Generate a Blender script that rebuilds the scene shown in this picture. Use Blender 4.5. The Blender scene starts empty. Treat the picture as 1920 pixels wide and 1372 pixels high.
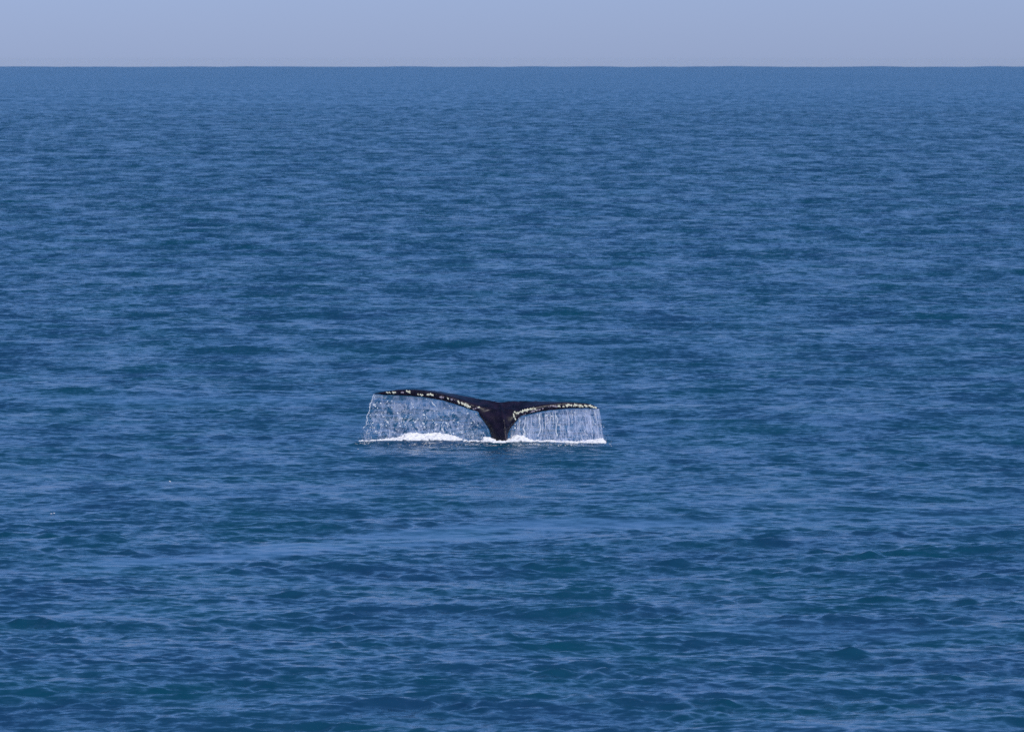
import bpy, bmesh, math, random
import numpy as np
from mathutils import Vector
from mathutils.bvhtree import BVHTree
from mathutils.noise import noise as mnoise

random.seed(7)
rng = np.random.default_rng(7)
SC = bpy.context.scene
COL = SC.collection

# ------------------------------------------------------------------ camera
CAM_H = 7.8            # eye height above the sea, metres
WHALE_D = 120.0        # distance to the whale, metres
FPX = 11070.0          # focal length in photograph pixels (1920 wide)
PITCH = 0.0520         # camera looks down by this, radians
EARTH = 6371000.0
cam_data = bpy.data.cameras.new("camera")
cam_data.sensor_width = 36.0
cam_data.lens = 36.0 * FPX / 1920.0
cam_data.clip_start = 1.0
cam_data.clip_end = 60000.0
cam_data.dof.use_dof = True
cam_data.dof.focus_distance = 118.0
cam_data.dof.aperture_fstop = 8.0
cam = bpy.data.objects.new("camera", cam_data)
COL.objects.link(cam)
cam.location = (0, 0, CAM_H)
cam.rotation_euler = (math.pi / 2 - PITCH, 0, 0)
SC.camera = cam

# ------------------------------------------------------------------ sky, sun, exposure
SUN_EL = math.radians(46)
SUN_AZ = math.radians(152)      # clockwise from +Y: behind the camera, to the right
world = bpy.data.worlds.new("World")
SC.world = world
world.use_nodes = True
wn = world.node_tree.nodes
wl = world.node_tree.links
wn.clear()
sky = wn.new("ShaderNodeTexSky")
sky.sky_type = 'NISHITA'
sky.sun_disc = False
sky.sun_elevation = SUN_EL
sky.sun_rotation = SUN_AZ
sky.altitude = 0
sky.air_density = 1.0
sky.dust_density = 0.3
sky.ozone_density = 1.0
bg = wn.new("ShaderNodeBackground")
bg.inputs["Strength"].default_value = 0.118
tint = wn.new("ShaderNodeMix")
tint.data_type = 'RGBA'
tint.blend_type = 'MULTIPLY'
tint.inputs["Factor"].default_value = 1.0
# lavender marine haze low on the horizon, clear blue above it
wtc = wn.new("ShaderNodeTexCoord")
wsep = wn.new("ShaderNodeSeparateXYZ")
wmap = wn.new("ShaderNodeMapRange")
wmap.interpolation_type = 'SMOOTHSTEP'
wmap.inputs["From Min"].default_value = 0.01
wmap.inputs["From Max"].default_value = 0.28
wmix = wn.new("ShaderNodeMix")
wmix.data_type = 'RGBA'
wmix.inputs["A"].default_value = (0.335, 0.46, 1.0, 1)
wmix.inputs["B"].default_value = (0.335, 0.635, 0.95, 1)
wl.new(wtc.outputs["Generated"], wsep.inputs[0])
wl.new(wsep.outputs["Z"], wmap.inputs["Value"])
wl.new(wmap.outputs[0], wmix.inputs["Factor"])
wl.new(wmix.outputs["Result"], tint.inputs["B"])
wo = wn.new("ShaderNodeOutputWorld")
wl.new(sky.outputs[0], tint.inputs["A"])
wl.new(tint.outputs["Result"], bg.inputs["Color"])
wl.new(bg.outputs[0], wo.inputs["Surface"])

sun_data = bpy.data.lights.new("sun", 'SUN')
sun_data.energy = 3.2
sun_data.angle = math.radians(0.5)
sun_data.color = (1.0, 0.95, 0.86)
sun = bpy.data.objects.new("sun", sun_data)
COL.objects.link(sun)
sdir = Vector((math.sin(SUN_AZ) * math.cos(SUN_EL), math.cos(SUN_AZ) * math.cos(SUN_EL), math.sin(SUN_EL)))
sun.rotation_euler = sdir.to_track_quat('Z', 'Y').to_euler()
sun.location = (20, 60, 40)

SC.view_settings.view_transform = 'Standard'
SC.view_settings.look = 'None'
SC.view_settings.exposure = 0.0
SC.view_settings.gamma = 1.0
SC.view_settings.use_curve_mapping = False
SC.render.engine = 'CYCLES'
SC.cycles.max_bounces = 10
SC.cycles.transparent_max_bounces = 40
SC.cycles.use_denoising = False

# ------------------------------------------------------------------ helpers
_cp, _sp = math.cos(PITCH), math.sin(PITCH)


def P(px, py, y):
    """Point at depth y (metres from the camera) seen at photograph pixel px, py."""
    u = (px - 960.0) / FPX
    v = (686.0 - py) / FPX
    dy = _cp + v * _sp
    dz = -_sp + v * _cp
    return Vector((u * y / dy, y, CAM_H + dz * y / dy))


def material(name):
    m = bpy.data.materials.new(name)
    m.use_nodes = True
    return m, m.node_tree.nodes, m.node_tree.links, m.node_tree.nodes["Principled BSDF"]


def link_mesh(name, verts, faces, mat, parent=None, smooth=True):
    me = bpy.data.meshes.new(name)
    me.from_pydata([tuple(v) for v in verts], [], faces)
    me.materials.append(mat)
    if smooth:
        me.polygons.foreach_set("use_smooth", np.ones(len(me.polygons), dtype=bool))
    me.update()
    o = bpy.data.objects.new(name, me)
    COL.objects.link(o)
    if parent:
        o.parent = parent
        o.matrix_parent_inverse = parent.matrix_world.inverted()
    return o


def tag(o, label=None, cat=None, group=None, kind=None):
    if label: o["label"] = label
    if cat: o["category"] = cat
    if group: o["group"] = group
    if kind: o["kind"] = kind
    return o


# ------------------------------------------------------------------ sea surface
def wave_set():
    r = np.random.default_rng(11)
    ws = []
    for lam, n, steep, spread, main in (
            (22.0, 3, 0.006, 0.25, 0.15), (10.0, 5, 0.007, 0.45, 0.1), (5.0, 7, 0.009, 0.6, 0.05),
            (3.0, 12, 0.012, 0.6, 0.0), (1.8, 16, 0.014, 0.6, -0.1), (1.15, 22, 0.015, 0.65, -0.1),
            (0.75, 28, 0.024, 0.7, 0.0), (0.48, 32, 0.044, 0.7, 0.0), (0.31, 36, 0.056, 0.7, 0.0)):
        for _ in range(n):
            l = lam * math.exp(r.uniform(-0.28, 0.28))
            a = main + r.normal() * spread
            k = 2 * math.pi / l
            slope = steep * math.sqrt(10.0 / n) * r.uniform(0.6, 1.3)
            ws.append((k * math.sin(a), -k * math.cos(a), slope / k, r.uniform(0, 2 * math.pi), l))
    return ws


WAVES = wave_set()


def patchy(x, y, seed, size):
    """Smooth numpy noise in about -1..1, long across the view."""
    r = np.random.default_rng(seed)
    out = np.zeros_like(x)
    for i in range(14):
        l = size * math.exp(r.uniform(-0.8, 0.8))
        a = r.uniform(0, 2 * math.pi)
        out += np.sin(2 * math.pi / l * (x * math.cos(a) * 0.55 + y * math.sin(a)) + r.uniform(0, 6.28))
    return out / 3.2


# thin lines of smoother water: from x, to x, distance, half width, strength
STREAKS = [(-11.0, -3.6, 134.3, 1.1, 1.3), (-7.5, -4.4, 83.2, 0.8, 1.1), (-5.0, 0.5, 89.0, 0.8, 0.5), (1.5, 7.0, 80.2, 0.9, 1.2), (2.8, 6.8, 68.6, 0.5, 1.0), (-5.9, -2.5, 64.0, 0.4, 0.8), (-2.0, 2.5, 62.5, 0.4, 0.8),
           (1.5, 9.0, 102.5, 0.7, 0.7), (-8.0, -2.0, 71.5, 0.6, 0.5), (3.0, 7.0, 73.0, 0.5, 0.6), (-1.0, 3.0, 77.0, 0.4, 0.6), (0.5, 5.0, 66.0, 0.4, 0.6),
           (-8.5, -1.5, 150.0, 1.2, 0.5), (2.0, 12.0, 142.0, 1.2, 0.5), (-14, -2, 185.0, 2.5, 0.45), (1, 15, 205.0, 3.0, 0.45)]


def slick_mask(x, y):
    """The pale band of smoother water that curves across in front of the whale."""
    mid = 97.4 + 0.72 * x - 0.045 * x * x + 0.25 * np.sin(x * 1.7) + 0.35 * np.sin(x * 0.6 + 1)
    mid = np.where(x > 8, 97.4 + 0.72 * 8 - 0.045 * 64 + 0.05 * (x - 8), mid)
    wid = 1.5 + 0.35 * np.sin(x * 0.9 + 2)
    m = np.exp(-((y - mid) / wid) ** 2)
    fade = 1 / (1 + np.exp(-(x + 6.2) * 1.3)) * (0.35 + 0.65 / (1 + np.exp((x - 2.5) * 1.1)))
    return m * fade


def calm_field(x, y):
    c = 0.14 * patchy(x, y, 3, 14.0) + 0.14 * patchy(x, y, 5, 60.0) + 0.10 * patchy(x, y, 8, 4.0)
    d = np.hypot(x, y) * (1 + 0.06 * patchy(x, y, 31, 90.0))
    band = -0.26 + 0.38 / (1 + np.exp((d - 90) / 9)) - 0.45 * np.exp(-((d - 310) / 110) ** 2) - 0.54 / (1 + np.exp(-(d - 235) / 30)) + 1.05 / (1 + np.exp(-(d - 900) / 90))
    c = c + band
    for x0, x1, yy, w, k in STREAKS:
        yl = yy + 0.25 * w * np.sin(x * 1.3 + yy)
        c = c + k * np.exp(-((y - yl) / w) ** 2) / (1 + np.exp(-(x - x0) * 2.5)) / (1 + np.exp((x - x1) * 2.5))
    return c + 2.7 * slick_mask(x, y) * np.clip(0.85 + 0.5 * patchy(x, y, 51, 1.3), 0.35, 1.15)


def wave_height(x, y, step_x=None, step_y=None):
    """Height and horizontal push of the sea; waves finer than the mesh step are damped."""
    h = np.zeros_like(x); dx = np.zeros_like(x); dy = np.zeros_like(x)
    calm = calm_field(x, y)
    amp_small = np.clip(1.0 - 0.58 * calm, 0.34, 1.6)
    # the whale's own upwelling smooths the sea round its tail
    gust = 0.62 + 0.65 * np.clip(0.5 + 0.7 * patchy(x, y, 21, 1.7), 0, 1.8) ** 1.3
    near = np.exp(-(((x + 0.4) / 3.2) ** 2 + ((y - WHALE_D) / 2.6) ** 2) ** 2)
    flat = 1.0 - 0.5 * near
    lost = np.zeros_like(x); full = 0.0
    for kx, ky, a, ph, l in WAVES:
        t = kx * x + ky * y + ph
        k = math.hypot(kx, ky)
        f = 1.0
        if step_x is not None:
            q = (abs(kx) * step_x + abs(ky) * step_y) / (2 * math.pi)      # cycles per cell
            f = np.clip((0.42 - q) / 0.2, 0, 1)
        fres = f
        if l < 4.5:
            f = f * amp_small
        if l < 1.5:
            f = f * gust
        lost += (1 - fres) * (a * k) ** 2
        full += (a * k) ** 2
        f = f * flat
        s, c = np.sin(t), np.cos(t)
        h += a * f * c
        dx -= 0.75 * a * f * (kx / k) * s
        dy -= 0.75 * a * f * (ky / k) * s
    # the low swell pushed up by the tail, its near face towards the shore
    rx = (x - P(905, 829, WHALE_D).x) / 2.75
    h += 0.055 * np.exp(-rx ** 8) * np.exp(-((y - WHALE_D + 0.30 + 0.10 * np.sin(x * 2.1)) / 0.34) ** 2)
    wave_height.lost = np.sqrt(np.clip(lost / full, 0, 1))
    return h, dx, dy


def build_sea():
    r_list = list(np.geomspace(3.0, 46.0, 50))
    r = 46.0
    while r < 15000:
        g = 0.0013 if r < 100 else 0.0018 if r < 200 else (0.0028 if r < 1500 else 0.008)
        r += r * g
        r_list.append(r)
    R = np.array(r_list)
    dense = np.radians(np.linspace(-6.1, 6.1, 480))
    side = np.radians(np.concatenate([np.linspace(6.18, 12, 28), np.linspace(12.6, 40, 22), np.linspace(44, 180, 18)]))
    T = np.concatenate([-side[::-1], dense, side])
    dT = np.gradient(T); dR = np.gradient(R)
    nT, nR = len(T), len(R)
    tt, rr = np.meshgrid(T, R)
    stx = rr * np.broadcast_to(dT, tt.shape); sty = np.broadcast_to(dR[:, None], tt.shape)
    x = rr * np.sin(tt); y = rr * np.cos(tt)
    h, dx, dy = wave_height(x, y, stx, sty)
    lost = wave_height.lost
    fade = np.clip((rr - 3) / 12, 0, 1)
    h = h + 0.9 * patchy(x, y, 41, 80.0) * np.clip((rr - 5000) / 3000, 0, 1)
    z = h * fade - (x * x + y * y) / (2 * EARTH)
    co = np.empty((nR * nT + 1, 3), dtype=np.float32)
    co[:-1, 0] = (x + dx * fade).ravel(); co[:-1, 1] = (y + dy * fade).ravel(); co[:-1, 2] = z.ravel()
    co[-1] = (0, 0, 0)
    i = np.arange(nR - 1)[:, None] * nT; j = np.arange(nT - 1)[None, :]
    a = (i + j).ravel()
    quads = np.stack([a, a + nT, a + nT + 1, a + 1], 1)
    c = nR * nT
    tris = np.array([[c, q, q + 1] for q in range(nT - 1)], dtype=np.int64)
    me = bpy.data.meshes.new("water")
    me.vertices.add(len(co)); me.vertices.foreach_set("co", co.ravel())
    loops = np.concatenate([quads.ravel(), tris.ravel()])
    me.loops.add(len(loops)); me.loops.foreach_set("vertex_index", loops.astype(np.int32))
    starts = np.concatenate([np.arange(len(quads)) * 4, len(quads) * 4 + np.arange(len(tris)) * 3])
    me.polygons.add(len(starts))
    me.polygons.foreach_set("loop_start", starts.astype(np.int32))
    me.polygons.foreach_set("use_smooth", np.ones(len(starts), dtype=bool))
    me.update(calc_edges=True)
    at = me.attributes.new("calm", 'FLOAT', 'POINT')
    cv = np.zeros(len(co), dtype=np.float32)
    cv[:-1] = calm_field(x, y).ravel()
    at.data.foreach_set("value", cv)
    at = me.attributes.new("unresolved", 'FLOAT', 'POINT')
    at.data.foreach_set("value", np.append(lost.ravel(), 1.0).astype(np.float32))
    o = bpy.data.objects.new("water", me)
    COL.objects.link(o)
    o["kind"] = "structure"
    return o


def sea_material():
    m, n, l, b = material("sea_water")
    b.inputs["Base Color"].default_value = (0.004, 0.045, 0.105, 1)
    b.inputs["IOR"].default_value = 1.333
    b.inputs["Roughness"].default_value = 0.06
    b.inputs["Specular Tint"].default_value = (1, 1, 1, 1)
    geo = n.new("ShaderNodeNewGeometry")
    at = n.new("ShaderNodeAttribute"); at.attribute_name = "calm"
    # ripples too fine for the mesh: each noise channel gives one component of the slope
    total = None
    for scale, strength, detail in ((3.4, 0.40, 4.0), (0.7, 0.05, 2.0), (9.0, 0.30, 3.0)):
        tx = n.new("ShaderNodeTexNoise")
        tx.inputs["Scale"].default_value = scale
        tx.inputs["Detail"].default_value = detail
        tx.inputs["Roughness"].default_value = 0.6
        mp = n.new("ShaderNodeMapping")
        mp.inputs["Rotation"].default_value = (0, 0, 0.12)
        mp.inputs["Scale"].default_value = (0.75, 1.25, 1.0)
        l.new(geo.outputs["Position"], mp.inputs["Vector"])
        l.new(mp.outputs[0], tx.inputs["Vector"])
        sb = n.new("ShaderNodeVectorMath"); sb.operation = 'SUBTRACT'
        sb.inputs[1].default_value = (0.5, 0.5, 0.5)
        l.new(tx.outputs["Color"], sb.inputs[0])
        ml = n.new("ShaderNodeVectorMath"); ml.operation = 'MULTIPLY'
        ml.inputs[1].default_value = (strength * 2, strength * 2, 0)
        l.new(sb.outputs[0], ml.inputs[0])
        if total is None:
            total = ml
        else:
            ad = n.new("ShaderNodeVectorMath"); ad.operation = 'ADD'
            l.new(total.outputs[0], ad.inputs[0]); l.new(ml.outputs[0], ad.inputs[1])
            total = ad
    k = n.new("ShaderNodeMapRange")
    k.inputs["From Min"].default_value = -1.2; k.inputs["From Max"].default_value = 1.5
    k.inputs["To Min"].default_value = 1.95; k.inputs["To Max"].default_value = 0.20
    l.new(at.outputs["Fac"], k.inputs["Value"])
    sc = n.new("ShaderNodeVectorMath"); sc.operation = 'SCALE'
    l.new(total.outputs[0], sc.inputs[0]); l.new(k.outputs[0], sc.inputs["Scale"])
    ad = n.new("ShaderNodeVectorMath"); ad.operation = 'ADD'
    l.new(geo.outputs["Normal"], ad.inputs[0])
    # far out, where the waves are finer than the mesh: their slopes, and the fact that
    # from the shore side only the near faces of the waves are seen
    un = n.new("ShaderNodeAttribute"); un.attribute_name = "unresolved"
    tf = n.new("ShaderNodeTexNoise"); tf.inputs["Scale"].default_value = 0.55; tf.inputs["Detail"].default_value = 4
    mf = n.new("ShaderNodeMapping"); mf.inputs["Scale"].default_value = (1.2, 0.35, 1)
    tf.inputs["Roughness"].default_value = 0.65
    l.new(geo.outputs["Position"], mf.inputs["Vector"]); l.new(mf.outputs[0], tf.inputs["Vector"])
    rg = n.new("ShaderNodeMapRange")          # ripples below the pixel widen the reflection
    rg.inputs["To Min"].default_value = 0.14; rg.inputs["To Max"].default_value = 0.20
    l.new(un.outputs["Fac"], rg.inputs["Value"]); l.new(rg.outputs[0], b.inputs["Roughness"])
    sf = n.new("ShaderNodeVectorMath"); sf.operation = 'SUBTRACT'; sf.inputs[1].default_value = (0.5, 0.5 + 0.14, 0.5)
    l.new(tf.outputs["Color"], sf.inputs[0])
    xf = n.new("ShaderNodeVectorMath"); xf.operation = 'MULTIPLY'; xf.inputs[1].default_value = (0.45, 0.62, 0)
    l.new(sf.outputs[0], xf.inputs[0])
    yf = n.new("ShaderNodeVectorMath"); yf.operation = 'SCALE'
    l.new(xf.outputs[0], yf.inputs[0]); l.new(un.outputs["Fac"], yf.inputs["Scale"])
    zf = n.new("ShaderNodeVectorMath"); zf.operation = 'ADD'
    ys = n.new("ShaderNodeVectorMath"); ys.operation = 'SCALE'
    l.new(yf.outputs[0], ys.inputs[0]); l.new(k.outputs[0], ys.inputs["Scale"])
    l.new(ys.outputs[0], zf.inputs[0]); l.new(sc.outputs[0], zf.inputs[1])
    l.new(zf.outputs[0], ad.inputs[1])
    nm = n.new("ShaderNodeVectorMath"); nm.operation = 'NORMALIZE'
    l.new(ad.outputs[0], nm.inputs[0])
    l.new(nm.outputs[0], b.inputs["Normal"])
    # plankton-rich and clear patches of the water itself
    t2 = n.new("ShaderNodeTexNoise"); t2.inputs["Scale"].default_value = 0.35; t2.inputs["Detail"].default_value = 3
    l.new(geo.outputs["Position"], t2.inputs["Vector"])
    cr = n.new("ShaderNodeValToRGB")
    cr.color_ramp.elements[0].position = 0.35; cr.color_ramp.elements[0].color = (0.004, 0.050, 0.089, 1)
    cr.color_ramp.elements[1].position = 0.65; cr.color_ramp.elements[1].color = (0.008, 0.043, 0.102, 1)
    l.new(t2.outputs["Fac"], cr.inputs["Fac"]); l.new(cr.outputs[0], b.inputs["Base Color"])
    return m


sea = build_sea()
sea.data.materials.append(sea_material())

# ------------------------------------------------------------------ whale tail
TOP = [(699.6, 737.2), (704, 735.6), (721, 732.5), (748, 729.2), (781, 728.7), (813, 731), (857, 738.5), (897, 746),
       (925, 750.2), (938, 753), (950, 751), (965, 750.6), (1019, 751), (1060, 752), (1100, 754.7), (1113, 758.2), (1123.5, 764.8)]
BOT = [(699.6, 739), (704, 741.0), (721, 742.6), (748, 742.8), (791.7, 746), (829.6, 752.8), (865, 763.7), (885, 771.5),
       (905, 776), (915, 774), (938, 771), (958, 774), (965, 779), (972, 784), (992, 779), (1019, 773), (1060, 768), (1100, 767.4), (1113, 768), (1123.5, 767)]
ROOT_PX = 940.0


def curve(pts, px):
    return float(np.interp(px, [p[0] for p in pts], [p[1] for p in pts]))


def span_t(px):
    return (ROOT_PX - px) / (ROOT_PX - 699.6) if px < ROOT_PX else (px - ROOT_PX) / (1123.5 - ROOT_PX)


def lead_y(px):
    return WHALE_D - 0.10 + 0.20 * math.exp(-((px - 939) / 24) ** 2) + 0.60 * max(0.0, span_t(px)) ** 1.35


def trail_y(px):
    t = span_t(px)
    return WHALE_D + 0.36 + 0.10 * min(1.0, t / 0.12) + 0.12 * t


def skin_material():
    m, n, l, b = material("wet_whale_skin")
    t = n.new("ShaderNodeTexNoise"); t.inputs["Scale"].default_value = 6; t.inputs["Detail"].default_value = 6
    tc = n.new("ShaderNodeTexCoord")
    l.new(tc.outputs["Object"], t.inputs["Vector"])
    cr = n.new("ShaderNodeValToRGB")
    cr.color_ramp.elements[0].position = 0.35; cr.color_ramp.elements[0].color = (0.003, 0.002, 0.008, 1)
    cr.color_ramp.elements[1].position = 0.72; cr.color_ramp.elements[1].color = (0.017, 0.010, 0.025, 1)
    l.new(t.outputs["Fac"], cr.inputs["Fac"]); l.new(cr.outputs[0], b.inputs["Base Color"])
    b.inputs["Roughness"].default_value = 0.40
    b.inputs["Specular IOR Level"].default_value = 0.42
    b.inputs["IOR"].default_value = 1.36
    t3 = n.new("ShaderNodeTexNoise"); t3.inputs["Scale"].default_value = 26; t3.inputs["Detail"].default_value = 5
    l.new(tc.outputs["Object"], t3.inputs["Vector"])
    bp = n.new("ShaderNodeBump"); bp.inputs["Strength"].default_value = 0.35; bp.inputs["Distance"].default_value = 0.02
    l.new(t3.outputs["Fac"], bp.inputs["Height"]); l.new(bp.outputs[0], b.inputs["Normal"])
    return m


def build_whale():
    bm = bmesh.new()
    # flukes: sections across the span
    pxs = list(np.linspace(700.2, 716, 8)) + list(np.linspace(720, 1100, 96)) + list(np.linspace(1104, 1123.0, 9))
    NS = 28
    rings = []
    for px in pxs:
        T0, B0 = curve(TOP, px), curve(BOT, px)
        yl, yt = lead_y(px), trail_y(px)
        if yt < yl + 0.05: yt = yl + 0.05
        hgt = B0 - T0
        nose = min(hgt * 0.86, 13.5) * (1 - 0.65 * math.exp(-((px - 940) / 28) ** 2))                      # px, thickness of the blade
        L = P(px, B0 - nose * 0.5, yl + 0.05 + 0.012 * math.sin(px * 0.9) * (px % 7) / 7)
        T = P(px, T0 + 0.9, yt)
        up = nose * 0.5 * WHALE_D / FPX
        ring = []
        for i in range(NS):
            a = 2 * math.pi * i / NS
            c = (1 - math.cos(a)) / 2
            # blunt nose, fine trailing edge
            prof = (min(1.0, math.sqrt(max(c, 0) / 0.06)) * (1 - c) ** 0.9 * (1.0) if c < 0.06 else (1 - (c - 0.06) / 0.94) ** 0.85)
            th = max(prof * up, 0.010) * (1 if math.sin(a) >= 0 else -1) * (0 if i in (0, NS // 2) else 1)
            p = L.lerp(T, c) + Vector((0, 0, th))
            ring.append(bm.verts.new(p))
        rings.append(ring)
    for r0, r1 in zip(rings, rings[1:]):
        for i in range(NS):
            j = (i + 1) % NS
            bm.faces.new((r0[i], r0[j], r1[j], r1[i]))
    bm.faces.new(rings[0]); bm.faces.new(list(reversed(rings[-1])))
    # tail stock: horizontal rings (py, left, right, keel, depth of front, depth of back)
    stock = [(766, 916, 960, 940.3, 0.14, 0.38), (770, 905, 970, 940.9, 0.05, 0.38), (774, 897, 977, 941.8, -0.04, 0.40), (779, 898.5, 977, 943, -0.14, 0.43), (788, 905.5, 969.8, 944.8, -0.24, 0.40), (796, 911, 963, 945.7, -0.30, 0.38), (803, 916, 957, 946.3, -0.34, 0.37),
             (812, 919, 953, 947, -0.38, 0.38), (820, 920.7, 951.8, 947.6, -0.42, 0.40), (828, 921.5, 951.7, 948, -0.44, 0.42),
             (845, 918, 956, 948, -0.5, 0.5), (880, 905, 972, 946, -0.62, 0.7), (930, 890, 990, 944, -0.75, 0.95), (990, 880, 1004, 943, -0.85, 1.2)]
    NR = 40
    rings = []
    yc = WHALE_D
    for py, xl, xr, xk, f, bk in stock:
        ring = []
        mid = (xl + xr) / 2
        for i in range(NR):
            a = 2 * math.pi * i / NR          # 0: right, pi/2: front
            ca, sa = math.cos(a), math.sin(a)
            if sa >= 0:
                e = 0.92                       # keeled front
                cx = abs(ca) ** e * (1 if ca >= 0 else -1)
                fy = 0.82 * sa ** 1.15 + 0.18 * max(0.0, 1 - abs(ca) / 0.30) ** 0.8
                px = xk + (xr - xk) * cx if ca >= 0 else xk + (xk - xl) * cx
                y = yc + f * fy
            else:
                px = mid + (xr - mid) * ca
                w = (1 + sa)
                px = px if ca >= 0 else mid + (mid - xl) * ca
                y = yc + bk * (-sa)
            p = P(px, py, y)
            z0 = P(px, py, yc).z
            ring.append(bm.verts.new((p.x, y, z0)))
        rings.append(ring)
    for r0, r1 in zip(rings, rings[1:]):
        for i in range(NR):
            j = (i + 1) % NR
            bm.faces.new((r0[i], r0[j], r1[j], r1[i]))
    bm.faces.new(rings[0]); bm.faces.new(list(reversed(rings[-1])))
    # keel running from the notch down the front of the tail stock
    path = [(938.3, 753.6, 0.36, 0.022), (938.8, 757, 0.26, 0.028), (939.4, 761, 0.17, 0.032), (940.2, 766, 0.06, 0.034), (941.2, 771, -0.04, 0.036), (943, 779, -0.15, 0.036),
            (944.8, 788, -0.26, 0.034), (946, 797, -0.33, 0.032), (946.8, 806, -0.37, 0.032), (947.5, 818, -0.43, 0.034), (948, 832, -0.47, 0.036), (948, 860, -0.58, 0.04)]
    kr = []
    for px, py, dy, r in path:
        c = P(px, py, WHALE_D + dy)
        kr.append([bm.verts.new(c + Vector((math.cos(2 * math.pi * q / 8) * r, math.sin(2 * math.pi * q / 8) * r * 0.7, math.sin(2 * math.pi * q / 8) * r * 0.7))) for q in range(8)])
    for r0, r1 in zip(kr, kr[1:]):
        for q in range(8):
            bm.faces.new((r0[q], r0[(q + 1) % 8], r1[(q + 1) % 8], r1[q]))
    bm.faces.new(kr[0]); bm.faces.new(list(reversed(kr[-1])))
    bmesh.ops.recalc_face_normals(bm, faces=bm.faces)
    me = bpy.data.meshes.new("humpback_whale")
    bm.to_mesh(me); bm.free()
    tmp = bpy.data.objects.new("whale_source", me)
    COL.objects.link(tmp)
    md = tmp.modifiers.new("r", 'REMESH'); md.mode = 'VOXEL'; md.voxel_size = 0.016; md.use_smooth_shade = True
    ms = tmp.modifiers.new("s", 'SMOOTH'); ms.iterations = 20; ms.factor = 0.5
    dg = bpy.context.evaluated_depsgraph_get()
    new = bpy.data.meshes.new_from_object(tmp.evaluated_get(dg))
    bpy.data.objects.remove(tmp)
    base = Vector((P(937, 829, WHALE_D).x, WHALE_D, 0.0))
    n = len(new.vertices)
    co = np.empty(n * 3); new.vertices.foreach_get("co", co)
    bvh = BVHTree.FromPolygons([tuple(v) for v in co.reshape(-1, 3)], [tuple(p.vertices) for p in new.polygons])
    co = co.reshape(-1, 3) - np.array(base)
    new.vertices.foreach_set("co", co.ravel())
    new.materials.clear(); new.materials.append(skin_material())
    new.polygons.foreach_set("use_smooth", np.ones(len(new.polygons), dtype=bool))
    new.name = "humpback_whale"
    o = bpy.data.objects.new("humpback_whale", new)
    o.location = base
    COL.objects.link(o)
    tag(o, "diving whale with its wide wet dark tail flukes raised above the sea", "whale")
    bpy.context.view_layer.update()
    return o, bvh


whale, whale_bvh = build_whale()


def on_skin(px, py):
    o = Vector((0, 0, CAM_H))
    d = (P(px, py, 100) - o).normalized()
    hit, nrm, _, dist = whale_bvh.ray_cast(o, d)
    return hit, nrm


def simple_mat(name, col, rough, c2=None, scale=20):
    m, n, l, b = material(name)
    b.inputs["Roughness"].default_value = rough
    t = n.new("ShaderNodeTexNoise"); t.inputs["Scale"].default_value = scale; t.inputs["Detail"].default_value = 4
    tc = n.new("ShaderNodeTexCoord"); l.new(tc.outputs["Object"], t.inputs["Vector"])
    cr = n.new("ShaderNodeValToRGB")
    cr.color_ramp.elements[0].position = 0.35; cr.color_ramp.elements[0].color = (*(c2 or col), 1)
    cr.color_ramp.elements[1].position = 0.6; cr.color_ramp.elements[1].color = (*col, 1)
    l.new(t.outputs["Fac"], cr.inputs["Fac"]); l.new(cr.outputs[0], b.inputs["Base Color"])
    return m


barnacle_mat = simple_mat("barnacle_shell", (0.90, 0.88, 0.74), 0.5, (0.62, 0.57, 0.42), 45)
pale_mat = simple_mat("worn_pale_shell", (0.42, 0.36, 0.42), 0.5, (0.16, 0.11, 0.17), 30)


def lump(verts, faces, c, nrm, r, h):
    """A small lumpy shell: a low cone with a crater, standing on the skin."""
    t = nrm.orthogonal().normalized(); s = nrm.cross(t)
    K = 6
    i0 = len(verts)
    for rad, hh in ((1.0, -0.25), (0.8, 0.55), (0.42, 1.0)):
        for k in range(K):
            a = 2 * math.pi * k / K + random.uniform(-0.25, 0.25)
            q = r * rad * random.uniform(0.8, 1.2)
            verts.append(c + t * math.cos(a) * q + s * math.sin(a) * q + nrm * h * hh * random.uniform(0.85, 1.15))
    verts.append(c + nrm * h * 0.6)
    for lv in range(2):
        for k in range(K):
            j = (k + 1) % K
            faces.append((i0 + lv * K + k, i0 + lv * K + j, i0 + (lv + 1) * K + j, i0 + (lv + 1) * K + k))
    for k in range(K):
        faces.append((i0 + 2 * K + k, i0 + 2 * K + (k + 1) % K, i0 + 3 * K))


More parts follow.
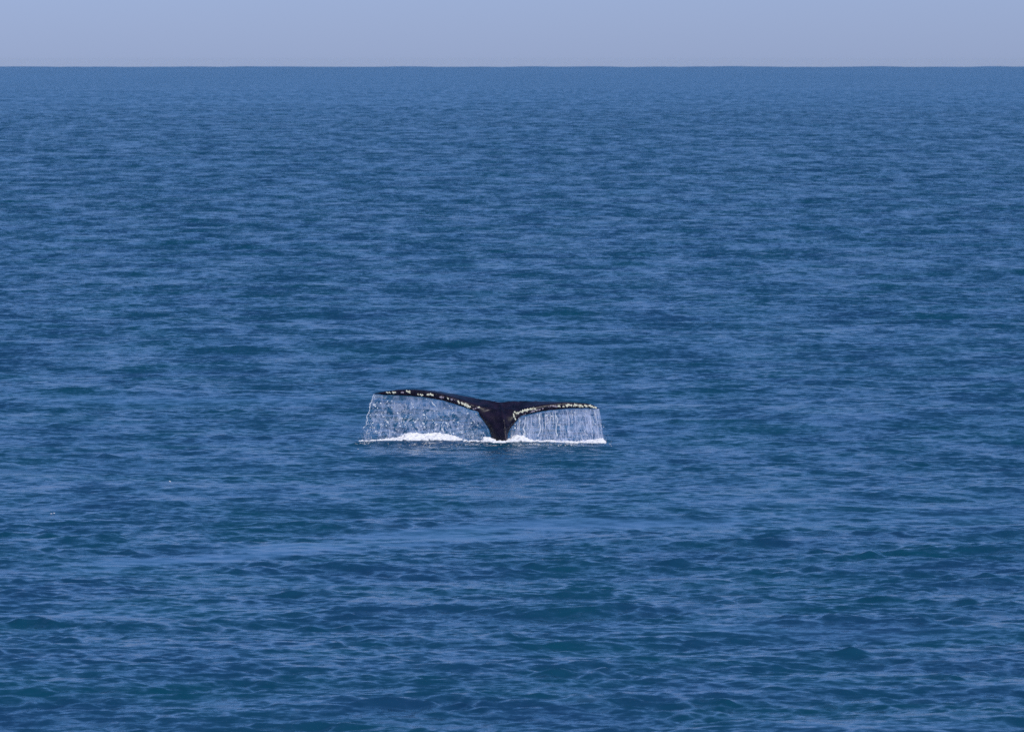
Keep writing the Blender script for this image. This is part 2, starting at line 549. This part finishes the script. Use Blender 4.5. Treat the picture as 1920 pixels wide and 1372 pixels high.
CLUSTERS = [  # polyline in photograph pixels, width in px, count, material
    ([(725, 736), (732.5, 736.2)], 1.4, 12, 0), ([(736, 735.8), (742.5, 735.5)], 2.0, 14, 0), ([(752, 736), (757, 735.5)], 1.6, 8, 1),
    ([(760.5, 732), (766, 735), (772, 731.6)], 1.6, 16, 0), ([(766, 735), (769, 737.5)], 1.5, 6, 0),
    ([(782.4, 739), (794, 740.8)], 2.0, 16, 0), ([(801, 740), (812, 740.3)], 2.6, 24, 0),
    ([(824, 744.5), (832, 745)], 2.4, 14, 1), ([(838.8, 746.7), (841.5, 747)], 2.0, 7, 0), ([(845, 748.5), (853, 750)], 1.8, 10, 1),
    ([(858.5, 752), (863, 755), (871, 758), (882, 763.3)], 3.6, 80, 0), ([(884, 764), (888, 767), (898, 764)], 1.6, 14, 1),
    ([(896, 763.8), (899, 763.6)], 1.8, 6, 0),
    ([(963.5, 773.5), (967, 773)], 3.0, 12, 0), ([(968, 775.5), (980, 771), (990, 768), (1005, 765.5)], 3.6, 80, 0),
    ([(962.5, 776), (963.5, 780), (966.5, 787)], 1.8, 20, 0), ([(967, 786), (985, 776), (1003, 770), (1020, 766)], 1.8, 36, 1),
    ([(1027, 763.5), (1036, 761), (1045, 763)], 1.8, 20, 1), ([(1046, 761.5), (1051, 761.5)], 2.4, 12, 0), ([(1055, 761.5), (1058, 762)], 1.8, 6, 0),
    ([(1061, 761.5), (1066, 758.8), (1073, 760.5)], 3.4, 36, 0), ([(1075.6, 759.3), (1084, 760), (1093, 762)], 3.8, 50, 0),
    ([(1096, 760), (1101, 761.3)], 3.0, 18, 0), ([(1103, 759.8), (1110, 762.2), (1118.5, 766)], 3.2, 40, 0),
]
for line, wid, cnt, mi in CLUSTERS:
    V, F = [], []
    seg = [math.dist(a, b) for a, b in zip(line, line[1:])]
    tot = sum(seg)
    for _ in range(cnt):
        d = random.uniform(0, tot); i = 0
        while i < len(seg) - 1 and d > seg[i]:
            d -= seg[i]; i += 1
        t = min(1, d / seg[i])
        px = line[i][0] * (1 - t) + line[i + 1][0] * t + random.uniform(-0.6, 0.6)
        py = line[i][1] * (1 - t) + line[i + 1][1] * t + random.gauss(0, wid * 0.28)
        hit, nrm = on_skin(px, py)
        if hit is None: continue
        r = random.uniform(0.006, 0.019) * (1.0 if mi == 0 else 0.9)
        lump(V, F, hit, nrm, r, r * (1.0 if mi == 0 else 0.35))
    if V:
        link_mesh("barnacle_cluster", V, F, barnacle_mat if mi == 0 else pale_mat, whale, smooth=False)

# ------------------------------------------------------------------ falling water
def water_mat(name, col, alpha, rough=0.12, lo=None, scale=8.0, stretch=(1, 1, 1)):
    m, n, l, b = material(name)
    b.inputs["Base Color"].default_value = (*col, 1)
    b.inputs["Roughness"].default_value = rough
    b.inputs["IOR"].default_value = 1.333
    if lo is None:
        b.inputs["Alpha"].default_value = alpha
    else:
        tc = n.new("ShaderNodeTexCoord"); mp = n.new("ShaderNodeMapping"); mp.inputs["Scale"].default_value = stretch
        t = n.new("ShaderNodeTexNoise"); t.inputs["Scale"].default_value = scale; t.inputs["Detail"].default_value = 5
        t.inputs["Distortion"].default_value = 1.2
        l.new(tc.outputs["Object"], mp.inputs["Vector"]); l.new(mp.outputs[0], t.inputs["Vector"])
        r = n.new("ShaderNodeMapRange"); r.inputs["From Min"].default_value = 0.38; r.inputs["From Max"].default_value = 0.68
        r.inputs["To Min"].default_value = lo; r.inputs["To Max"].default_value = alpha
        l.new(t.outputs["Fac"], r.inputs["Value"]); l.new(r.outputs[0], b.inputs["Alpha"])
    return m


film_mat = water_mat("thin_falling_water", (0.72, 0.76, 0.95), 0.185, 0.10, 0.0, 6.0, (1.5, 1.0, 0.9))
strand_mat = water_mat("aerated_water", (0.86, 0.89, 0.95), 0.70, 0.10)
faint_mat = water_mat("clear_falling_water", (0.74, 0.78, 0.96), 0.17, 0.08)
drop_mat = water_mat("water_drop", (0.90, 0.92, 0.95), 0.9, 0.05)
mist_mat = water_mat("fine_spray", (0.80, 0.83, 0.97), 0.55, 0.2)
foam_mat, fn, fl, fb = material("sea_foam")
fb.inputs["Base Color"].default_value = (0.80, 0.78, 0.80, 1)
fb.inputs["Roughness"].default_value = 0.75
ft = fn.new("ShaderNodeTexNoise"); ft.inputs["Scale"].default_value = 14; ft.inputs["Detail"].default_value = 7
ftc = fn.new("ShaderNodeTexCoord"); fl.new(ftc.outputs["Object"], ft.inputs["Vector"])
fbp = fn.new("ShaderNodeBump"); fbp.inputs["Strength"].default_value = 0.7; fbp.inputs["Distance"].default_value = 0.03
fl.new(ft.outputs["Fac"], fbp.inputs["Height"]); fl.new(fbp.outputs[0], fb.inputs["Normal"])


def sea_z(x, y):
    h, _, _ = wave_height(np.array([x], dtype=float), np.array([y], dtype=float), 0.08, 0.23)
    return float(h[0])


def tube(V, F, pts, rad, sides=4):
    i0 = len(V)
    for k, (p, r) in enumerate(zip(pts, rad)):
        a = pts[min(k + 1, len(pts) - 1)] - pts[max(k - 1, 0)]
        if a.length < 1e-6: a = Vector((0, 0, 1))
        a.normalize()
        t = a.cross(Vector((0, 1, 0.1)))
        if t.length < 0.05: t = a.cross(Vector((1, 0, 0)))
        t.normalize(); s = a.cross(t)
        for q in range(sides):
            an = 2 * math.pi * q / sides
            V.append(p + (t * math.cos(an) + s * math.sin(an)) * r)
    for k in range(len(pts) - 1):
        for q in range(sides):
            q2 = (q + 1) % sides
            F.append((i0 + k * sides + q, i0 + k * sides + q2, i0 + (k + 1) * sides + q2, i0 + (k + 1) * sides + q))
    F.append(tuple(i0 + q for q in range(sides)))
    e = i0 + (len(pts) - 1) * sides
    F.append(tuple(e + q for q in reversed(range(sides))))


def octa(V, F, c, r, squash=1.0):
    i = len(V)
    j = lambda: random.uniform(0.75, 1.25)
    V += [c + Vector((r * j(), 0, 0)), c - Vector((r * j(), 0, 0)), c + Vector((0, r * j(), 0)), c - Vector((0, r * j(), 0)),
          c + Vector((0, 0, r * squash * j())), c - Vector((0, 0, r * squash * j()))]
    for a, b_, d in ((0, 2, 4), (2, 1, 4), (1, 3, 4), (3, 0, 4), (2, 0, 5), (1, 2, 5), (3, 1, 5), (0, 3, 5)):
        F.append((i + a, i + b_, i + d))


def _ico():
    bm = bmesh.new(); bmesh.ops.create_icosphere(bm, subdivisions=1, radius=1.0)
    v = [x.co.copy() for x in bm.verts]; f = [tuple(q.index for q in p.verts) for p in bm.faces]
    bm.free(); return v, f


ICO_V, ICO_F = _ico()


def ball(V, F, c, r, sx=1, sy=1, sz=1):
    i = len(V)
    for v in ICO_V:
        k = random.uniform(0.88, 1.12)
        V.append(c + Vector((v.x * r * sx * k, v.y * r * sy * k, v.z * r * sz * k)))
    for f in ICO_F:
        F.append(tuple(i + q for q in f))


def edge_point(px, depth=None):
    py = curve(BOT, px) - 1.2
    return P(px, py, lead_y(px) + 0.04 if depth is None else depth)


def fall_x(side, px, f):
    """How far (in px) the water has drifted outward after falling the fraction f."""
    t = span_t(px)
    if side < 0:
        return -22 * (t ** 2.2) * (f ** 0.85)
    return 10 * (t ** 3) * f + 2.0 * t * f


def curtain(side):
    if side < 0:
        lo, hi = 700.5, 914.0
        nm, lb = "water_curtain", "wide veil of water and drops falling from the left tail fluke"
    else:
        lo, hi = 955.5, 1123.0
        nm, lb = "water_curtain", "streaky veil of water pouring off the right tail fluke"
    mid = (lo + hi) / 2
    root = bpy.data.objects.new(nm, None)
    root.location = (P(mid, 829, WHALE_D).x, WHALE_D + 0.2, 0)
    COL.objects.link(root)
    tag(root, lb, "falling water", "veils of water falling from the flukes")
    bpy.context.view_layer.update()

    def bottom_of(px):
        # inner fillets beside the tail stock
        if side < 0 and px > 889:
            return float(np.interp(px, [889, 905, 916, 922], [773, 788, 803, 826]))
        if side > 0 and px < 972:
            return float(np.interp(px, [950, 953, 959.6, 970.4], [826, 808, 800, 789.4]))
        return curve(BOT, px) - 0.8

    def pos(px, f, dy=0.0, jit=0.0):
        yl = lead_y(px) + 0.04 + dy
        top = P(px, bottom_of(px), yl)
        g = P(px + fall_x(side, px, f), 829, yl)
        x = top.x + (g.x - top.x)
        return Vector((x + jit, yl, top.z * (1 - f) + (-0.03) * f))

    # wrinkled films, two layers, a few millimetres thick
    for layer, off in ((0, 0.0), (1, 0.16)):
        nx, nz = 190, 64
        V, F = [], []
        for th in (0, 1):
            for i in range(nx):
                px = lo + (hi - lo) * i / (nx - 1)
                for j in range(nz):
                    f = j / (nz - 1)
                    p = pos(px, f, off)
                    w = mnoise(Vector((p.x * 5, layer * 7.3, p.z * 2.2))) * 0.05 + mnoise(Vector((p.x * 16, layer * 3.1 + 9, p.z * 7))) * 0.022
                    w2 = mnoise(Vector((p.x * 9, layer * 4.3 + 3, p.z * 6))) * 0.015 * f
                    V.append(Vector((p.x + w2, p.y + w * (0.3 + f) + th * 0.004, p.z)))
        half = nx * nz
        for i in range(nx - 1):
            for j in range(nz - 1):
                a = i * nz + j
                if j > nz * 0.22:
                    c = V[a]
                    hole = mnoise(Vector((c.x * 7 + 31 * layer, side * 5, c.z * 5))) + (j / nz) * 0.10
                    e = min(i, nx - 1 - i) / nx if False else ((i if side < 0 else nx - 1 - i) / nx)
                    hole += 0.55 * max(0.0, 1 - e / 0.09) ** 1.5 * (0.4 + j / nz)
                    hole += 0.10 * mnoise(Vector((c.x * 30, layer * 9.0, c.z * 22)))
                    if hole > (0.16 if side < 0 else 0.20): continue
                F.append((a, a + 1, a + nz + 1, a + nz))
                F.append((half + a, half + a + nz, half + a + nz + 1, half + a + 1))
        link_mesh("film", V, F, film_mat, root)

    # ropes and threads of water
    V, F = [], []
    VB, FB = [], []
    n_str = 210 if side < 0 else 120
    for s in range(n_str):
        px = random.uniform(lo + 1, hi - 1)
        dy = random.uniform(-0.03, 0.24)
        if side < 0:
            f0 = random.uniform(0, 0.95) ** 0.9; ln = random.uniform(0.04, 0.20)
        else:
            f0 = 0.0 if random.random() < 0.5 else random.uniform(0, 0.85); ln = random.uniform(0.2, 1.0)
        f1 = min(1.0, f0 + ln)
        K = max(6, int(26 * (f1 - f0)) + 4)
        sd = random.uniform(0, 100)
        curl = 0.085 if side < 0 else 0.03
        r0 = random.uniform(0.004, 0.010) if side < 0 else random.uniform(0.005, 0.015)
        slant = random.uniform(-0.8, 0.8) if side < 0 else random.uniform(-0.08, 0.08)
        pts, rad = [], []
        for k in range(K):
            f = f0 + (f1 - f0) * k / (K - 1)
            p = pos(px, f, dy)
            u = k / (K - 1)
            w = mnoise(Vector((sd, p.z * (7 if side < 0 else 4), 0))) * curl * min(1, f * 4 + 0.2)
            w2 = mnoise(Vector((sd, p.z * 22, 5))) * 0.018
            p = p + Vector((w + w2 + slant * (f - f0) * 0.6, mnoise(Vector((sd, p.z * 6, 9))) * 0.05, 0))
            pts.append(p)
            rad.append(max(0.0015, r0 * (0.55 + 0.9 * abs(mnoise(Vector((sd, p.z * 14, 3)))) * 2) * math.sin(math.pi * min(1, max(0.06, u * 0.94 + 0.03)))))
        if random.random() < (0.35 if side < 0 else 0.25): tube(V, F, pts, rad)
        else: tube(VB, FB, pts, [q * 1.3 for q in rad])
    if side > 0:     # thick ropes with webbing
        for px in (962, 972, 985, 996, 1008, 1014, 1022, 1030, 1041, 1052, 1062, 1066, 1078, 1092, 1097, 1106, 1114, 1119):
            sd = random.uniform(0, 100); r0 = random.uniform(0.012, 0.022); dy = random.uniform(-0.04, 0.1)
            pts, rad = [], []
            f1 = random.uniform(0.75, 1.0)
            for k in range(30):
                f = f1 * k / 29
                p = pos(px, f, dy)
                p.x += mnoise(Vector((sd, p.z * 3.2, 0))) * 0.09 * min(1, f * 3) + mnoise(Vector((sd, p.z * 12, 4))) * 0.022
                pts.append(p); rad.append(r0 * (0.35 + 0.9 * f + 1.1 * abs(mnoise(Vector((sd, p.z * 9, 2))))))
            if random.random() < 0.55: tube(VB, FB, pts, rad, 5)
            else: tube(V, F, pts, [q * 0.7 for q in rad], 5)
    else:            # bright ribbon flung from the very tip, and the water rim by the tail stock
        pts, rad = [], []
        for k in range(34):
            f = k / 33 * 0.62
            p = pos(700.8, f, 0.0); p.x += mnoise(Vector((3, p.z * 9, 0))) * 0.03
            p.x += mnoise(Vector((13, p.z * 30, 0))) * 0.02
            pts.append(p); rad.append(0.006 + 0.022 * abs(mnoise(Vector((8, p.z * 14, 0)))))
        tube(V, F, pts, rad, 5)
        pts, rad = [], []
        for k in range(30):
            u = k / 29; px = 884 + 33 * u
            p = P(px, float(np.interp(px, [884, 895, 905, 914, 918], [773, 779, 788, 803, 818])) + 1.2, WHALE_D - 0.16)
            pts.append(p + Vector((mnoise(Vector((2, u * 7, 0))) * 0.03, 0, 0))); rad.append(0.002 + 0.009 * abs(mnoise(Vector((1, u * 13, 0)))))
        tube(VB, FB, pts, rad, 5)
    o = link_mesh("strand", V, F, strand_mat, root); o["kind"] = "stuff"
    o = link_mesh("faint_strand", VB, FB, faint_mat, root); o["kind"] = "stuff"

    # loose drops
    V, F = [], []
    for s in range(430 if side < 0 else 120):
        px = random.uniform(lo, hi); f = random.random() ** (0.75)
        p = pos(px, f, random.uniform(-0.12, 0.3), random.gauss(0, 0.03))
        r = 0.005 + 0.012 * random.random() ** 3
        if random.random() < 0.35:
            ball(V, F, p, r, random.uniform(0.9, 1.9), 1, random.uniform(0.8, 1.5))
        else:
            ball(V, F, p, r)
        if random.random() < 0.14:
            for _ in range(4):
                ball(V, F, p + Vector((random.gauss(0, 0.025), random.gauss(0, .02), random.gauss(0, 0.022))), r * random.uniform(0.5, 1))
    o = link_mesh("drop", V, F, drop_mat, root); o["kind"] = "stuff"

    # fine spray, denser low down and at the outer edge
    V, F = [], []
    for s in range(4200 if side < 0 else 4200):
        px = random.uniform(lo, hi)
        if random.random() < 0.12:
            px = lo + abs(random.gauss(0, 6)) if side < 0 else hi - abs(random.gauss(0, 6))
        f = random.random() ** 0.7
        if random.random() < 0.25: f = 1 - abs(random.gauss(0, 0.09))
        f = max(0.0, min(1.0, f))
        if mnoise(Vector((px * 0.07, f * 4.5, side * 3.0))) < -0.12 + 0.5 * random.random() - 0.2: continue
        p = pos(min(max(px, lo), hi), f, random.uniform(-0.15, 0.4), random.gauss(0, 0.02 + 0.03 * f))
        if f > 0.75 and random.random() < 0.06:
            p.x += side * abs(random.gauss(0, 0.10)) if abs(px - (lo if side < 0 else hi)) < 14 else 0
        octa(V, F, p, random.uniform(0.0022, 0.0058))
    o = link_mesh("spray", V, F, mist_mat, root, smooth=False); o["kind"] = "stuff"
    return root


curtain(-1)
curtain(1)

# ------------------------------------------------------------------ foam where the water lands
def foam(name, label, blobs, voxel=0.013, cat="foam"):
    """blobs: (px0, px1, height in px at both ends and middle, depth range, number, lump radius)"""
    V, F = [], []
    cx = (blobs[0][0] + blobs[0][1]) / 2
    for px0, px1, hs, (d0, d1), cnt, rr in blobs:
        for _ in range(cnt):
            u = random.random()
            px = px0 + (px1 - px0) * u
            top = float(np.interp(u, np.linspace(0, 1, len(hs)), hs)) * WHALE_D / FPX
            y = WHALE_D + random.uniform(d0, d1)
            x = P(px, 829, y).x
            dm = 1 - abs((y - WHALE_D - (d0 + d1) / 2) / max(1e-3, (d1 - d0) / 2)) ** 2
            r = rr * random.uniform(0.5, 1.3)
            z = sea_z(x, y) - r * 0.3 + random.random() ** 0.7 * max(0.0, top * (0.35 + 0.65 * dm) - r * 0.6)
            ball(V, F, Vector((x, y, z)), r, random.uniform(1.0, 1.9), 1.1, random.uniform(0.6, 1.0))
    me = bpy.data.meshes.new(name); me.from_pydata([tuple(v) for v in V], [], F)
    tmp = bpy.data.objects.new("foam_source", me); COL.objects.link(tmp)
    md = tmp.modifiers.new("r", 'REMESH'); md.mode = 'VOXEL'; md.voxel_size = voxel; md.use_smooth_shade = True
    dg = bpy.context.evaluated_depsgraph_get()
    new = bpy.data.meshes.new_from_object(tmp.evaluated_get(dg))
    bpy.data.objects.remove(tmp)
    base = Vector((P(cx, 829, WHALE_D).x, WHALE_D, 0))
    n = len(new.vertices); co = np.empty(n * 3); new.vertices.foreach_get("co", co)
    co = (co.reshape(-1, 3) - np.array(base))
    # ragged little peaks
    for i in range(n):
        v = Vector(co[i] * 30)
        k = mnoise(v * 0.45) * 0.022 + mnoise(v) * 0.012 + mnoise(v * 2.3) * 0.006
        co[i][2] += k * 1.2; co[i][0] += k * 0.6
    new.vertices.foreach_set("co", co.ravel())
    new.materials.clear(); new.materials.append(foam_mat)
    new.polygons.foreach_set("use_smooth", np.ones(len(new.polygons), dtype=bool))
    new.name = name
    o = bpy.data.objects.new(name, new); o.location = base; COL.objects.link(o)
    tag(o, label, cat)
    return o


foam("foam", "long thick bank of white foam under the left veil of water", [
    (746, 858, [6, 15, 17, 14, 17, 16, 13, 8], (-0.25, 0.55), 900, 0.045),
    (706, 760, [3, 6, 9], (-0.10, 0.5), 260, 0.035),
    (672, 712, [2, 3.5, 4], (0.0, 0.5), 120, 0.024),
    (842, 866, [10, 4], (-0.20, 0.3), 120, 0.035)])
foam("foam", "small cream patch of foam against the foot of the tail", [
    (906, 926, [8, 6, 3], (-0.50, -0.15), 160, 0.030),
    (924, 948, [2, 4, 2], (-0.60, -0.45), 120, 0.026),
    (868, 908, [1.5, 2.5, 1.5], (-0.5, -0.3), 90, 0.020)])
foam("foam", "rounded white heap of foam beside the right side of the tail", [
    (950, 998, [2, 7, 13, 12, 6, 2], (-0.50, 0.15), 520, 0.040)])
foam("foam", "long thin strip of white foam under the right veil of water", [
    (996, 1042, [2, 4.5, 3, 5, 3], (-0.35, -0.05), 220, 0.028),
    (1030, 1082, [5, 6, 4.5, 3], (0.15, 0.65), 260, 0.030),
    (1060, 1082, [3, 3.5, 2], (-0.45, -0.15), 100, 0.026),
    (1082, 1134, [3, 5, 6, 8, 7], (0.25, 0.75), 380, 0.030)])

# thin broken suds drifting on the water round the splash
V, F = [], []
RAFTS = [(690, -0.5, 0.12), (772, -0.75, 0.22), (802, -0.6, 0.12), (874, -0.9, 0.25), (893, -0.7, 0.15), (962, -1.0, 0.3), (1005, -0.8, 0.15), (1055, -0.95, 0.2), (1074, -0.7, 0.15), (1120, -0.3, 0.15)]
for _ in range(430):
    px = random.choice([random.uniform(664, 1140), random.gauss(860, 40), random.gauss(1040, 60)])
    px = min(max(px, 655), 1146)
    y = WHALE_D + random.gauss(-0.2, 0.8)
    x = P(px, 829, y).x
    if _ >= 120:                      # small rafts of bubbles just in front of the foam
        cx_, cy_, w_ = RAFTS[_ % len(RAFTS)]
        x = P(cx_, 829, WHALE_D).x + random.gauss(0, w_); y = WHALE_D + cy_ + random.gauss(0, 0.07)
    r = random.uniform(0.003, 0.008)
    ball(V, F, Vector((x, y, sea_z(x, y) + 0.003)), r, random.uniform(1, 3.5), random.uniform(1, 3), 0.5)
o = link_mesh("suds", V, F, foam_mat)
tag(o, "scattered suds floating on the sea around the raised tail", "suds", kind="stuff")

# three lone flecks of foam on the open sea
for px, py, lb in ((1881, 437, "tiny white fleck of foam on the far sea near the right edge"),
                   (102, 963.5, "tiny pair of white foam flecks on a wave at the left"),
                   (319, 905, "faint single foam fleck on dark water left of the whale")):
    y = CAM_H / math.tan(PITCH + (py - 686) / FPX)
    g = P(px, py, y)
    V, F = [], []
    k = y / WHALE_D
    for q in range(5):
        ball(V, F, Vector((random.gauss(0, 0.010) * k, random.gauss(0, 0.02), 0.012 + random.random() * 0.012) ), 0.008 * k, 1.2, 1.2, 0.9)
    if px < 200:
        for q in range(3):
            ball(V, F, Vector((-0.045 + random.gauss(0, 0.006), random.gauss(0, 0.01), 0.012)), 0.007, 1.4, 1.2, 0.8)
    o = link_mesh("foam_fleck", V, F, foam_mat)
    o.location = (g.x, y, sea_z(g.x, y) - y * y / (2 * EARTH))
    tag(o, lb, "foam", "lone foam flecks on the open sea")

# ------------------------------------------------------------------ sea haze
def build_haze():
    x, y0, y1, z0, z1 = 9000.0, -400.0, 15500.0, -30.0, CAM_H + 0.6
    V = [(-x, y0, z0), (x, y0, z0), (x, y1, z0), (-x, y1, z0), (-x, y0, z1), (x, y0, z1), (x, y1, z1), (-x, y1, z1)]
    F = [(0, 3, 2, 1), (4, 5, 6, 7), (0, 1, 5, 4), (1, 2, 6, 5), (2, 3, 7, 6), (3, 0, 4, 7)]
    m = bpy.data.materials.new("haze")
    m.use_nodes = True
    n = m.node_tree.nodes; n.clear()
    out = n.new("ShaderNodeOutputMaterial")
    v = n.new("ShaderNodeVolumePrincipled")
    v.inputs["Color"].default_value = (0.80, 0.90, 1.0, 1)
    v.inputs["Density"].default_value = 1.2e-5
    m.node_tree.links.new(v.outputs[0], out.inputs["Volume"])
    o = link_mesh("haze", V, F, m, smooth=False)
    o["kind"] = "stuff"


build_haze()
